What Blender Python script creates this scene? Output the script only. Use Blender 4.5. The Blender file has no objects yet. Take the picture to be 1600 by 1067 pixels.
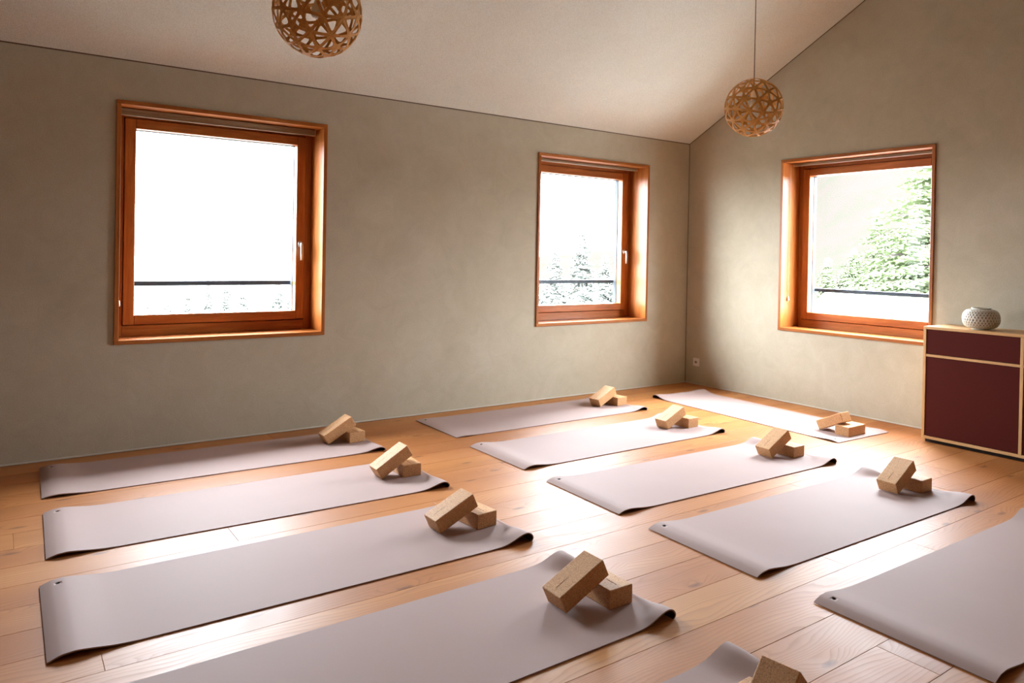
import bpy, bmesh, math, random
from mathutils import Vector, Matrix, Euler, noise
R = math.radians
C = bpy.context.scene
COL = C.collection
random.seed(7)

# ------------------------------------------------------------------ camera
CAM = (-6.09415, -5.53611, 1.35281)
cam_d = bpy.data.cameras.new('camera')
cam_d.sensor_width = 36.0
cam_d.lens = 1156.726 * 36.0 / 1600.0
cam_d.shift_x = -30.1275 / 1600.0
cam_d.shift_y = -124.7 / 1600.0
cam_d.clip_start = 0.05
cam_d.clip_end = 2000
cam = bpy.data.objects.new('camera', cam_d)
COL.objects.link(cam)
rt = Vector((0.81062462, -0.58527272, 0.01853548))
up = Vector((-0.00983166, 0.01804592, 0.99978882))
fw = Vector((0.58548361, 0.81063567, -0.00887426))
cam.matrix_world = Matrix(((rt.x, up.x, -fw.x, CAM[0]), (rt.y, up.y, -fw.y, CAM[1]), (rt.z, up.z, -fw.z, CAM[2]), (0, 0, 0, 1)))
C.camera = cam

# ------------------------------------------------------------------ sky and exposure
C.view_settings.view_transform = 'Standard'
C.view_settings.look = 'None'
C.view_settings.gamma = 1.0
C.view_settings.use_curve_mapping = False
C.view_settings.exposure = 2.8
SKY = 12.5
w = bpy.data.worlds.new('overcast_sky')
C.world = w
w.use_nodes = True
wn = w.node_tree.nodes
wl = w.node_tree.links
wn.clear()
o_ = wn.new('ShaderNodeOutputWorld')
bg = wn.new('ShaderNodeBackground')
tc = wn.new('ShaderNodeTexCoord')
sep = wn.new('ShaderNodeSeparateXYZ')
rmp = wn.new('ShaderNodeValToRGB')
rmp.color_ramp.elements[0].position = 0.0
rmp.color_ramp.elements[0].color = (0.375, 0.405, 0.450, 1)
rmp.color_ramp.elements[1].position = 1.0
rmp.color_ramp.elements[1].color = (0.88, 0.96, 1.07, 1)
wl.new(tc.outputs['Generated'], sep.inputs[0])
wl.new(sep.outputs['Z'], rmp.inputs[0])
wl.new(rmp.outputs[0], bg.inputs[0])
bg.inputs[1].default_value = SKY
wl.new(bg.outputs[0], o_.inputs[0])

def portal(name, loc, rot, sx, sy):
    l = bpy.data.lights.new(name, 'AREA')
    l.shape = 'RECTANGLE'
    l.size = sx
    l.size_y = sy
    l.cycles.is_portal = True
    o = bpy.data.objects.new(name, l)
    o.location = loc
    o.rotation_euler = rot
    COL.objects.link(o)

# window rectangles (outer edge of the wooden casing)
W1 = dict(a=-5.467, b=-4.049, z0=0.712, z1=2.322)
W2 = dict(a=-2.037, b=-0.607, z0=0.690, z1=2.306)
W3 = dict(a=-2.612, b=-1.171, z0=0.680, z1=2.306)
portal('sky_portal', ((W1['a'] + W1['b']) / 2, 0.44, 1.5), (R(-90), 0, 0), 1.40, 1.60)
portal('sky_portal', ((W2['a'] + W2['b']) / 2, 0.44, 1.5), (R(-90), 0, 0), 1.40, 1.60)
portal('sky_portal', (0.44, (W3['a'] + W3['b']) / 2, 1.5), (0, R(90), 0), 1.60, 1.40)

# ------------------------------------------------------------------ node helpers
def srgb(r, g, b):
    f = lambda c: (c / 255 / 12.92) if c / 255 <= 0.04045 else ((c / 255 + 0.055) / 1.055) ** 2.4
    return (f(r), f(g), f(b), 1.0)

class NT:
    def __init__(s, name):
        s.m = bpy.data.materials.new(name)
        s.m.use_nodes = True
        s.n = s.m.node_tree.nodes
        s.l = s.m.node_tree.links
        s.n.clear()
        s.out = s.n.new('ShaderNodeOutputMaterial')
        s.b = s.n.new('ShaderNodeBsdfPrincipled')
        s.l.new(s.b.outputs[0], s.out.inputs[0])
    def new(s, t, **kw):
        n = s.n.new(t)
        for k, v in kw.items():
            setattr(n, k, v)
        return n
    def put(s, sock, v):
        if isinstance(v, bpy.types.NodeSocket):
            s.l.new(v, sock)
        else:
            sock.default_value = v
    def coord(s, kind='Object'):
        return s.new('ShaderNodeTexCoord').outputs[kind]
    def mapping(s, vec, scale=(1, 1, 1), loc=(0, 0, 0), rot=(0, 0, 0)):
        n = s.new('ShaderNodeMapping')
        s.l.new(vec, n.inputs[0])
        s.put(n.inputs['Location'], loc)
        s.put(n.inputs['Rotation'], rot)
        s.put(n.inputs['Scale'], scale)
        return n.outputs[0]
    def noise(s, vec, scale, detail=4, rough=0.55, dist=0.0):
        n = s.new('ShaderNodeTexNoise')
        s.l.new(vec, n.inputs['Vector'])
        n.inputs['Scale'].default_value = scale
        n.inputs['Detail'].default_value = detail
        n.inputs['Roughness'].default_value = rough
        n.inputs['Distortion'].default_value = dist
        return n.outputs[0]
    def math(s, op, a, b=0.0, c=None, clamp=False):
        n = s.new('ShaderNodeMath', operation=op, use_clamp=clamp)
        s.put(n.inputs[0], a)
        s.put(n.inputs[1], b)
        if c is not None:
            s.put(n.inputs[2], c)
        return n.outputs[0]
    def vmath(s, op, a, b):
        n = s.new('ShaderNodeVectorMath', operation=op)
        s.put(n.inputs[0], a)
        s.put(n.inputs[1], b)
        return n.outputs[0]
    def ramp(s, fac, stops):
        n = s.new('ShaderNodeValToRGB')
        s.put(n.inputs[0], fac)
        e = n.color_ramp.elements
        while len(e) < len(stops):
            e.new(0.5)
        for q, (p, c) in zip(e, stops):
            q.position = p
            q.color = c
        return n.outputs[0]
    def mix(s, fac, a, b, mode='MIX'):
        n = s.new('ShaderNodeMix', data_type='RGBA', blend_type=mode)
        s.put(n.inputs[0], fac)
        s.put(n.inputs[6], a)
        s.put(n.inputs[7], b)
        return n.outputs[2]
    def bump(s, h, strength=0.2, dist=0.01):
        n = s.new('ShaderNodeBump')
        s.put(n.inputs['Height'], h)
        n.inputs['Strength'].default_value = strength
        n.inputs['Distance'].default_value = dist
        s.l.new(n.outputs[0], s.b.inputs['Normal'])
    def set(s, color=None, rough=None, spec=None, metal=None, **kw):
        if color is not None:
            s.put(s.b.inputs['Base Color'], color)
        if rough is not None:
            s.put(s.b.inputs['Roughness'], rough)
        if spec is not None:
            s.put(s.b.inputs['Specular IOR Level'], spec)
        if metal is not None:
            s.put(s.b.inputs['Metallic'], metal)
        for k, v in kw.items():
            s.put(s.b.inputs[k], v)
        return s.m

def flat(name, rgb, rough=0.5, metal=0.0, spec=0.5):
    t = NT(name)
    n = t.noise(t.coord(), 90, 3)
    c = srgb(*rgb)
    d = tuple(x * 0.93 for x in c[:3]) + (1,)
    return t.set(t.mix(n, d, c), rough, spec, metal)

# ------------------------------------------------------------------ materials
def m_plaster(name, c1, c2, c3):
    t = NT(name)
    co = t.coord()
    big = t.noise(co, 1.1, 6, 0.62, 0.6)
    mid = t.noise(t.mapping(co, (1, 1, 1), (3, 5, 1)), 5.5, 6, 0.65, 1.2)
    fine = t.noise(co, 160, 3, 0.6)
    c = t.ramp(t.math('ADD', t.math('MULTIPLY', big, 0.6), t.math('MULTIPLY', mid, 0.4)), [(0.34, srgb(*c1)), (0.5, srgb(*c2)), (0.66, srgb(*c3))])
    c = t.mix(t.math('MULTIPLY', t.math('SUBTRACT', fine, 0.40), 1.3, clamp=True), c, srgb(154, 143, 122))
    t.bump(t.math('ADD', t.math('MULTIPLY', fine, 0.5), t.math('MULTIPLY', mid, 0.9)), 0.3, 0.006)
    return t.set(c, 0.85, 0.25)
M_WALL = m_plaster('clay_plaster', (180, 170, 148), (189, 180, 158), (198, 190, 169))
M_CEIL = m_plaster('ceiling_plaster', (222, 222, 212), (226, 227, 217), (230, 231, 222))

def m_wood(name, dark, mid, light, rough=0.35, gs=1.0, axis='X', spec=0.35):
    t = NT(name)
    co = t.coord()
    rnd = t.new('ShaderNodeObjectInfo').outputs['Random']
    off = t.new('ShaderNodeCombineXYZ')
    for i in range(3):
        t.put(off.inputs[i], t.math('MULTIPLY', rnd, 17.3 + 9 * i))
    sc = {'X': (1.2, 14, 14), 'Y': (14, 1.2, 14), 'Z': (14, 14, 1.2)}[axis]
    p = t.vmath('ADD', t.mapping(co, tuple(gs * v for v in sc)), off.outputs[0])
    n1 = t.noise(p, 1.3, 6, 0.6, 0.4)
    n2 = t.noise(p, 7.0, 4, 0.6)
    f = t.math('ADD', t.math('MULTIPLY', n1, 0.7), t.math('MULTIPLY', n2, 0.3))
    c = t.ramp(f, [(0.32, srgb(*dark)), (0.5, srgb(*mid)), (0.68, srgb(*light))])
    t.bump(n2, 0.05, 0.002)
    return t.set(c, rough, spec)
M_FRAME = {a: m_wood('oiled_larch_' + a, (144, 78, 32), (168, 98, 43), (190, 120, 62), 0.32, 1.0, a) for a in 'XYZ'}
M_BIRCH = {a: m_wood('pale_oak_' + a, (196, 152, 98), (212, 168, 114), (224, 184, 132), 0.42, 1.4, a) for a in 'XYZ'}
M_PLY = m_wood('lamp_plywood', (198, 142, 74), (213, 160, 92), (224, 176, 110), 0.6, 3.0, 'X', spec=0.2)

def m_floor():
    t = NT('larch_plank')
    co = t.coord()
    rnd = t.new('ShaderNodeObjectInfo').outputs['Random']
    off = t.new('ShaderNodeCombineXYZ')
    t.put(off.inputs[0], t.math('MULTIPLY', rnd, 61.0))
    t.put(off.inputs[1], t.math('MULTIPLY', rnd, 23.0))
    t.put(off.inputs[2], t.math('MULTIPLY', rnd, 37.0))
    p = t.vmath('ADD', co, off.outputs[0])
    # cathedral grain: bands across the board, bent by a slow field along it
    warp = t.noise(t.mapping(p, (0.9, 3.2, 1)), 1.0, 2, 0.45)
    warp2 = t.noise(t.mapping(p, (3.0, 9.0, 1)), 1.0, 3, 0.5)
    # knots
    v = t.new('ShaderNodeTexVoronoi', feature='F1', voronoi_dimensions='2D')
    t.l.new(t.mapping(p, (1.35, 3.6, 1)), v.inputs['Vector'])
    v.inputs['Scale'].default_value = 1.0
    v.inputs['Randomness'].default_value = 1.0
    kd = v.outputs['Distance']
    near = t.math('SUBTRACT', 1.0, t.math('DIVIDE', kd, 0.22), clamp=True)
    sy = t.new('ShaderNodeSeparateXYZ')
    t.l.new(p, sy.inputs[0])
    ph = t.math('ADD', t.math('MULTIPLY', sy.outputs['Y'], 52.0), t.math('MULTIPLY', warp, 20.0))
    ph = t.math('ADD', ph, t.math('MULTIPLY', warp2, 1.6))
    ph = t.math('ADD', ph, t.math('MULTIPLY', near, 3.6))
    fr = t.math('FRACT', ph)
    line = t.math('POWER', fr, 3.0)
    edge = t.math('MULTIPLY', t.math('SUBTRACT', 1.0, fr), 9.0, clamp=True)
    line = t.math('MULTIPLY', line, edge)
    fib = t.noise(t.mapping(p, (3.0, 150, 1)), 1.0, 3, 0.6)
    tone = t.noise(t.mapping(p, (0.5, 2.5, 1)), 1.0, 3, 0.5)
    base = t.ramp(tone, [(0.3, srgb(168, 110, 60)), (0.5, srgb(184, 126, 72)), (0.72, srgb(200, 146, 92))])
    bc = t.ramp(rnd, [(0.0, srgb(232, 212, 200)), (0.35, srgb(255, 246, 238)), (0.7, srgb(246, 226, 205)), (1.0, srgb(255, 255, 246))])
    base = t.mix(1.0, base, bc, 'MULTIPLY')
    base = t.mix(t.math('MULTIPLY', line, 0.5), base, srgb(138, 82, 44))
    base = t.mix(t.math('MULTIPLY', t.math('SUBTRACT', fib, 0.5), 0.8, clamp=True), base, srgb(150, 96, 54))
    knot = t.math('SUBTRACT', 1.0, t.math('DIVIDE', kd, 0.062), clamp=True)
    base = t.mix(t.math('MULTIPLY', t.math('POWER', knot, 0.6), 0.75), base, srgb(96, 54, 30))
    t.bump(t.math('ADD', t.math('MULTIPLY', line, -0.8), t.math('MULTIPLY', fib, 0.35)), 0.10, 0.002)
    rg = t.math('ADD', 0.40, t.math('MULTIPLY', t.noise(p, 9, 3), 0.12))
    rg = t.math('ADD', rg, t.math('MULTIPLY', line, 0.08))
    return t.set(base, rg, 0.28)
M_FLOOR = m_floor()
M_SUB = flat('dark_subfloor', (58, 36, 22), 0.8)

def m_mat():
    t = NT('mauve_rubber')
    co = t.coord()
    n = t.noise(co, 420, 2, 0.5)
    b = t.noise(co, 2.0, 4, 0.5)
    c = t.mix(b, srgb(172, 149, 142), srgb(181, 158, 151))
    c = t.mix(t.math('MULTIPLY', n, 0.35), c, srgb(158, 132, 126))
    t.bump(n, 0.25, 0.0015)
    return t.set(c, 0.66, 0.12)
M_MAT = m_mat()
M_MATB = flat('dark_rubber_underside', (74, 58, 54), 0.7, 0, 0.3)

def m_cork():
    t = NT('cork')
    co = t.coord()
    v = t.new('ShaderNodeTexVoronoi', feature='F1')
    t.l.new(t.vmath('ADD', co, t.vmath('SCALE', co, (0, 0, 0))), v.inputs['Vector'])
    v.inputs['Scale'].default_value = 260
    n = t.noise(co, 190, 5, 0.7)
    n2 = t.noise(co, 22, 4, 0.6)
    sp = t.new('ShaderNodeSeparateColor')
    t.l.new(v.outputs['Color'], sp.inputs[0])
    f = t.math('ADD', t.math('MULTIPLY', sp.outputs[0], 0.45), t.math('MULTIPLY', n, 0.55))
    c = t.ramp(f, [(0.22, srgb(132, 82, 42)), (0.38, srgb(198, 146, 96)), (0.6, srgb(218, 170, 120)), (0.85, srgb(230, 190, 146))])
    c = t.mix(t.math('MULTIPLY', n2, 0.2), c, srgb(202, 146, 92))
    t.bump(f, 0.35, 0.002)
    return t.set(c, 0.6, 0.3)
M_CORK = m_cork()
M_STAMP = flat('dark_stamp', (112, 76, 44), 0.9)

def m_linoleum():
    t = NT('burgundy_linoleum')
    co = t.coord()
    n = t.noise(co, 240, 3, 0.6)
    b = t.noise(co, 3, 4, 0.6)
    c = t.mix(n, srgb(70, 17, 9), srgb(88, 26, 16))
    c = t.mix(t.math('MULTIPLY', b, 0.4), c, srgb(72, 18, 11))
    t.bump(n, 0.12, 0.001)
    return t.set(c, 0.7, 0.14)
M_LINO = m_linoleum()

def m_glass():
    t = NT('window_glass')
    t.n.remove(t.b)
    tr = t.new('ShaderNodeBsdfTransparent')
    tr.inputs[0].default_value = (0.97, 0.985, 0.98, 1)
    gl = t.new('ShaderNodeBsdfGlossy')
    gl.inputs['Roughness'].default_value = 0.0
    lw = t.new('ShaderNodeLayerWeight')
    lw.inputs[0].default_value = 0.5
    fac = t.math('ADD', 0.005, t.math('MULTIPLY', t.math('POWER', lw.outputs['Facing'], 5.0), 0.9))
    mx = t.new('ShaderNodeMixShader')
    t.l.new(fac, mx.inputs[0])
    t.l.new(tr.outputs[0], mx.inputs[1])
    t.l.new(gl.outputs[0], mx.inputs[2])
    t.l.new(mx.outputs[0], t.out.inputs[0])
    return t.m
M_GLASS = m_glass()
M_ALU = flat('brushed_aluminium', (206, 200, 192), 0.32, 0.85)
M_GREY = flat('grey_aluminium_cladding', (44, 49, 57), 0.6, 0.2)
M_BAR = flat('dark_grey_steel', (56, 62, 70), 0.45, 0.3)
M_BLACK = flat('dark_shadow_gap', (38, 30, 24), 0.9)  # near-black that paints shade into the plinth gap and small holes
M_SEAM = flat('dark_gap_strip', (92, 78, 60), 0.9)  # dark strip colour standing in for the shadow gap at the ceiling
M_BEAD = flat('pale_plaster_bead', (206, 198, 184), 0.8)
M_FABRIC = flat('olive_blind_fabric', (150, 136, 110), 0.85)
M_WHITE = flat('white_plastic', (232, 226, 218), 0.4)
M_CORD = flat('pale_textile_cord', (176, 160, 140), 0.8)
M_LCORD = flat('grey_lamp_cord', (112, 98, 84), 0.8)

def m_vase():
    t = NT('speckled_ceramic')
    co = t.coord()
    n = t.noise(co, 60, 4, 0.6)
    c = t.mix(n, srgb(196, 190, 172), srgb(216, 211, 196))
    a = t.new('ShaderNodeAttribute', attribute_name='pit_shade')
    c = t.mix(a.outputs['Fac'], c, srgb(96, 82, 62))  # pits painted brown, putting the shade of the piercings into the colour
    return t.set(c, 0.3, 0.5)
M_VASE = m_vase()
M_ROOF = flat('white_roof_membrane', (150, 148, 146), 0.8)
M_RENDER = flat('pale_render', (214, 208, 200), 0.8)

def m_ground():
    t = NT('dry_meadow')
    co = t.coord()
    n = t.noise(co, 0.06, 6, 0.65)
    n2 = t.noise(co, 0.9, 6, 0.7)
    c = t.ramp(t.math('ADD', t.math('MULTIPLY', n, 0.6), t.math('MULTIPLY', n2, 0.4)), [(0.38, srgb(34, 34, 28)), (0.5, srgb(38, 34, 31)), (0.62, srgb(41, 35, 33))])
    # meadow by the house lightened to bounce light indoors, scree slope darkened against overexposure
    sx = t.new('ShaderNodeSeparateXYZ')
    t.l.new(co, sx.inputs[0])
    q = t.math('SUBTRACT', sx.outputs['X'], t.math('MULTIPLY', sx.outputs['Y'], 0.3))
    q = t.math('DIVIDE', t.math('SUBTRACT', q, 8.0), 10.0, clamp=True)
    md = t.ramp(n2, [(0.3, srgb(76, 77, 72)), (0.7, srgb(94, 92, 88))])
    c = t.mix(q, md, c)
    return t.set(c, 1.0, 0.0)
M_GROUND = m_ground()
def m_leaf(name, a, b):
    t = NT(name)
    n = t.noise(t.coord(), 1.6, 5, 0.7)
    return t.set(t.mix(n, srgb(*a), srgb(*b)), 1.0, 0.0)
M_SPRUCE = m_leaf('spruce_needles', (112, 115, 110), (136, 138, 131))  # spruce and larch needles paled, colour in place of haze
M_LARCH = m_leaf('larch_needles', (98, 108, 80), (122, 130, 102))
M_BARK = m_leaf('bark', (96, 84, 72), (120, 106, 92))

# ------------------------------------------------------------------ mesh helpers
def link(name, bm, mat, parent=None, smooth=False):
    me = bpy.data.meshes.new(name)
    bm.normal_update()
    bm.to_mesh(me)
    bm.free()
    for m in (mat if isinstance(mat, (list, tuple)) else [mat]):
        me.materials.append(m)
    if smooth:
        for p in me.polygons:
            p.use_smooth = True
    o = bpy.data.objects.new(name, me)
    COL.objects.link(o)
    if parent:
        o.parent = parent
    return o

def empty(name, loc=(0, 0, 0), rz=0.0):
    o = bpy.data.objects.new(name, None)
    o.empty_display_size = 0.1
    o.location = loc
    o.rotation_euler = (0, 0, rz)
    COL.objects.link(o)
    return o

def tag(o, label=None, cat=None, group=None, kind=None):
    if label: o['label'] = label
    if cat: o['category'] = cat
    if group: o['group'] = group
    if kind: o['kind'] = kind
    return o

def box(bm, lo, hi, bev=0.0, seg=1):
    vs = [bm.verts.new((x, y, z)) for z in (lo[2], hi[2]) for y in (lo[1], hi[1]) for x in (lo[0], hi[0])]
    fs = []
    for f in ((0, 2, 3, 1), (4, 5, 7, 6), (0, 1, 5, 4), (2, 6, 7, 3), (0, 4, 6, 2), (1, 3, 7, 5)):
        fs.append(bm.faces.new([vs[i] for i in f]))
    if bev > 0:
        ed = list({e for f in fs for e in f.edges})
        bmesh.ops.bevel(bm, geom=ed, offset=bev, segments=seg, profile=0.5, affect='EDGES')
    return vs

def boxo(name, lo, hi, mat, parent=None, bev=0.0, seg=1, smooth=False):
    bm = bmesh.new()
    box(bm, lo, hi, bev, seg)
    return link(name, bm, mat, parent, smooth)

def lathe(bm, prof, n=24, cx=0, cy=0, cap=True):
    rings = []
    for r, z in prof:
        rings.append([bm.verts.new((cx + r * math.cos(2 * math.pi * k / n), cy + r * math.sin(2 * math.pi * k / n), z)) for k in range(n)])
    for a, b in zip(rings, rings[1:]):
        for k in range(n):
            bm.faces.new((a[k], a[(k + 1) % n], b[(k + 1) % n], b[k]))
    if cap:
        bm.faces.new(list(reversed(rings[0])))
        bm.faces.new(rings[-1])
    return rings

def tube(bm, pts, r, n=10, cap=True):
    pts = [Vector(p) for p in pts]
    rings = []
    ref = None
    for i, p in enumerate(pts):
        d = (pts[min(i + 1, len(pts) - 1)] - pts[max(i - 1, 0)]).normalized()
        if ref is None:
            ref = Vector((0, 0, 1)) if abs(d.z) < 0.9 else Vector((1, 0, 0))
        u = d.cross(ref).normalized()
        v = u.cross(d).normalized()
        ref = v
        rr = r[i] if isinstance(r, (list, tuple)) else r
        rings.append([bm.verts.new(p + u * (rr * math.cos(2 * math.pi * k / n)) + v * (rr * math.sin(2 * math.pi * k / n))) for k in range(n)])
    for a, b in zip(rings, rings[1:]):
        for k in range(n):
            bm.faces.new((a[k], b[k], b[(k + 1) % n], a[(k + 1) % n]))
    if cap:
        bm.faces.new(rings[0])
        bm.faces.new(list(reversed(rings[-1])))

# ------------------------------------------------------------------ room shell
H = 2.59
SL = 0.5213
YB, XL, RIDGE = -9.4, -10.2, -4.7
ZR = H - SL * RIDGE
TH = 0.335

def wall_grid(xs, zs, holes, y0, y1, conv):
    """wall with rectangular openings between y0 (room side) and y1 (outside)"""
    bm = bmesh.new()
    cells = [(i, j) for i in range(len(xs) - 1) for j in range(len(zs) - 1)]
    solid = {c for c in cells if not any(h[0] - 1e-6 <= xs[c[0]] and xs[c[0] + 1] <= h[1] + 1e-6 and h[2] - 1e-6 <= zs[c[1]] and zs[c[1] + 1] <= h[3] + 1e-6 for h in holes)}
    V = {}
    def v(i, j, k):
        if (i, j, k) not in V:
            V[(i, j, k)] = bm.verts.new(conv(xs[i], (y0, y1)[k], zs[j]))
        return V[(i, j, k)]
    for (i, j) in solid:
        bm.faces.new((v(i, j, 0), v(i + 1, j, 0), v(i + 1, j + 1, 0), v(i, j + 1, 0)))
        bm.faces.new((v(i, j, 1), v(i, j + 1, 1), v(i + 1, j + 1, 1), v(i + 1, j, 1)))
        for di, dj, e in ((-1, 0, ((i, j), (i, j + 1))), (1, 0, ((i + 1, j + 1), (i + 1, j))), (0, -1, ((i + 1, j), (i, j))), (0, 1, ((i, j + 1), (i + 1, j + 1)))):
            if (i + di, j + dj) not in solid:
                a, b = e
                bm.faces.new((v(*a, 0), v(*b, 0), v(*b, 1), v(*a, 1)))
    bmesh.ops.recalc_face_normals(bm, faces=bm.faces[:])
    return bm

INS = 0.012
def hole(Wd):
    return (Wd['a'] + INS, Wd['b'] - INS, Wd['z0'] + INS, Wd['z1'] - INS)
h1, h2, h3 = hole(W1), hole(W2), hole(W3)
xs = sorted([XL, h1[0], h1[1], h2[0], h2[1], 0.0])
zs = sorted({-0.02, h1[2], h1[3], h2[2], h2[3], H})
wl_ = link('wall_left', wall_grid(xs, zs, [h1, h2], 0.0, TH, lambda x, y, z: (x, y, z)), M_WALL)
tag(wl_, 'long clay plastered wall with two wooden windows behind the mats', 'wall', kind='structure')

# right wall is the gable wall: rectangle with the opening plus the gable above it
bm = wall_grid(sorted([YB, h3[0], h3[1], TH]), sorted([-0.02, h3[2], h3[3], H]), [h3], 0.0, TH, lambda y, x, z: (x, y, z))
a = [bm.verts.new((x, y, z)) for x in (0.0, TH) for (y, z) in ((TH, H), (RIDGE, ZR + 0.0), (YB, H))]
bm.faces.new((a[0], a[1], a[2])); bm.faces.new((a[3], a[5], a[4]))
bm.faces.new((a[0], a[3], a[4], a[1])); bm.faces.new((a[1], a[4], a[5], a[2]))
bmesh.ops.remove_doubles(bm, verts=bm.verts[:], dist=1e-5)
bmesh.ops.recalc_face_normals(bm, faces=bm.faces[:])
wr_ = link('wall_right', bm, M_WALL)
tag(wr_, 'clay plastered gable wall with one wooden window above the burgundy sideboard', 'wall', kind='structure')
# note: the gable triangle reaches a little past the room so that the roof slab meets it
bm = bmesh.new()
box(bm, (XL - TH, YB - TH, -0.02), (XL, TH, H))
a = [bm.verts.new((x, y, z)) for x in (XL - TH, XL) for (y, z) in ((TH, H), (RIDGE, ZR), (YB - TH, H))]
bm.faces.new((a[0], a[2], a[1])); bm.faces.new((a[3], a[4], a[5]))
bm.faces.new((a[0], a[1], a[4], a[3])); bm.faces.new((a[1], a[2], a[5], a[4]))
tag(link('wall_front', bm, M_FRAME['Z']), 'plain wooden gable wall beyond the left edge of the view', 'wall', kind='structure')
tag(boxo('wall_back', (XL, YB - TH, -0.02), (TH, YB, H), M_FRAME['Z']), 'plain wooden wall behind the camera', 'wall', kind='structure')

bm = bmesh.new()
for k in (0, 1):
    ya, yb = (0.0, RIDGE) if k == 0 else (YB, RIDGE)
    d = -1 if k == 0 else 1
    ext = 0.6
    e = [(ya - d * ext, H - SL * ext), (yb, ZR)]
    vs = [bm.verts.new((x, y, z + t)) for t in (0.0, 0.25) for x in (XL - TH, TH) for (y, z) in e]
    for f in ((0, 1, 3, 2), (4, 6, 7, 5), (0, 4, 5, 1), (2, 3, 7, 6), (0, 2, 6, 4), (1, 5, 7, 3)):
        bm.faces.new([vs[i] for i in f])
bmesh.ops.recalc_face_normals(bm, faces=bm.faces[:])
tag(link('ceiling', bm, M_CEIL), 'smooth pinkish white sloping ceiling rising to the ridge', 'ceiling', kind='structure')

# unseen eave added above the long wall windows to block steep sky light
tag(boxo('trim_6', (XL - TH, TH, 2.62), (1.0, 1.15, 2.70), M_FRAME['X']), 'unseen roof eave added above the long wall windows to block steep sky light', 'trim', kind='structure')
# dark strips paint the ceiling shadow gap; corner joint, and pale bead along the wall foot
bm = bmesh.new()
box(bm, (XL, -0.003, H - 0.006), (0, 0.001, H + 0.004))
tag(link('trim_1', bm, M_SEAM), 'thin dark strip painted as the shadow gap between the long wall and the ceiling', 'trim', kind='structure')
bm = bmesh.new()
q = [(0, H), (RIDGE, ZR), (YB, H)]
for (ya, za), (yb, zb) in ((q[0], q[1]), (q[1], q[2])):
    vs = [bm.verts.new((x, y, z + t)) for x in (-0.003, 0.001) for t in (-0.007, 0.004) for (y, z) in ((ya, za), (yb, zb))]
    for f in ((0, 1, 3, 2), (4, 6, 7, 5), (0, 2, 6, 4), (1, 5, 7, 3), (0, 4, 5, 1), (2, 3, 7, 6)):
        bm.faces.new([vs[i] for i in f])
bmesh.ops.recalc_face_normals(bm, faces=bm.faces[:])
tag(link('trim_2', bm, M_SEAM), 'sloping dark strip painted as the shadow gap between the gable wall and the ceiling', 'trim', kind='structure')
tag(boxo('trim_3', (-0.004, -0.004, 0.0), (0.001, 0.001, H - 0.008), M_SEAM), 'thin dark vertical joint in the corner of the two walls', 'trim', kind='structure')
tag(boxo('trim_4', (XL, -0.006, 0.003), (-0.007, 0.001, 0.012), M_BEAD), 'pale plaster bead along the foot of the long wall', 'trim', kind='structure')
tag(boxo('trim_5', (-0.006, YB, 0.003), (0.001, -0.007, 0.012), M_BEAD), 'pale plaster bead along the foot of the gable wall', 'trim', kind='structure')

# ------------------------------------------------------------------ floor: sub-floor with one object per plank
fl = boxo('floor', (XL, YB, -0.25), (0.0, 0.0, -0.022), M_SUB)
tag(fl, 'oiled larch plank floor running along the long wall', 'floor', kind='structure')
PW = 0.2187
Y0 = -3.94
G = 0.0010
butts = {}   # row index -> forced joints seen in the photograph
def row_of(y): return math.floor((y - Y0) / PW)
for x, y in ((-6.02, -1.40), (-5.17, -1.86), (-5.80, -2.72), (-3.02, -3.62), (-3.57, -4.25), (-3.40, -4.05), (-7.0, -3.83), (-2.5, -3.83), (-6.9, -2.95), (-2.2, -2.95), (-7.2, -2.3), (-1.6, -2.3)):
    butts.setdefault(row_of(y), []).append(x)
r0, r1 = math.floor((YB - Y0) / PW), math.ceil((0 - Y0) / PW)
rng = random.Random(11)
for r in range(r0, r1):
    ya, yb = max(Y0 + r * PW, YB), min(Y0 + (r + 1) * PW, 0.0)
    if yb - ya < 0.02:
        continue
    js = [XL]
    forced = sorted(butts.get(r, []))
    x = XL + rng.uniform(0.5, 2.5) if not forced else forced[0]
    for x in (forced or [x]):
        js.append(x)
    while x < -0.6:
        x += rng.uniform(2.6, 4.2)
        js.append(min(x, 0.0))
    if js[-1] < 0: js[-1] = 0.0
    for xa, xb in zip(js, js[1:]):
        if xb - xa < 0.05: continue
        cx, cy = (xa + xb) / 2, (ya + yb) / 2
        hx, hy = (xb - xa) / 2 - G / 2, (yb - ya) / 2 - G / 2
        bm = bmesh.new()
        c = 0.0009
        lo = [bm.verts.new((sx * hx, sy * hy, -0.02)) for sx, sy in ((-1, -1), (1, -1), (1, 1), (-1, 1))]
        md = [bm.verts.new((sx * hx, sy * hy, -c)) for sx, sy in ((-1, -1), (1, -1), (1, 1), (-1, 1))]
        tp = [bm.verts.new((sx * (hx - c), sy * (hy - c), 0)) for sx, sy in ((-1, -1), (1, -1), (1, 1), (-1, 1))]
        bm.faces.new(tp)
        for p, q in ((lo, md), (md, tp)):
            for k in range(4):
                bm.faces.new((p[k], p[(k + 1) % 4], q[(k + 1) % 4], q[k]))
        o = link('plank', bm, M_FLOOR, fl)
        o.location = (cx, cy, rng.uniform(-0.0004, 0.0))

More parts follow.
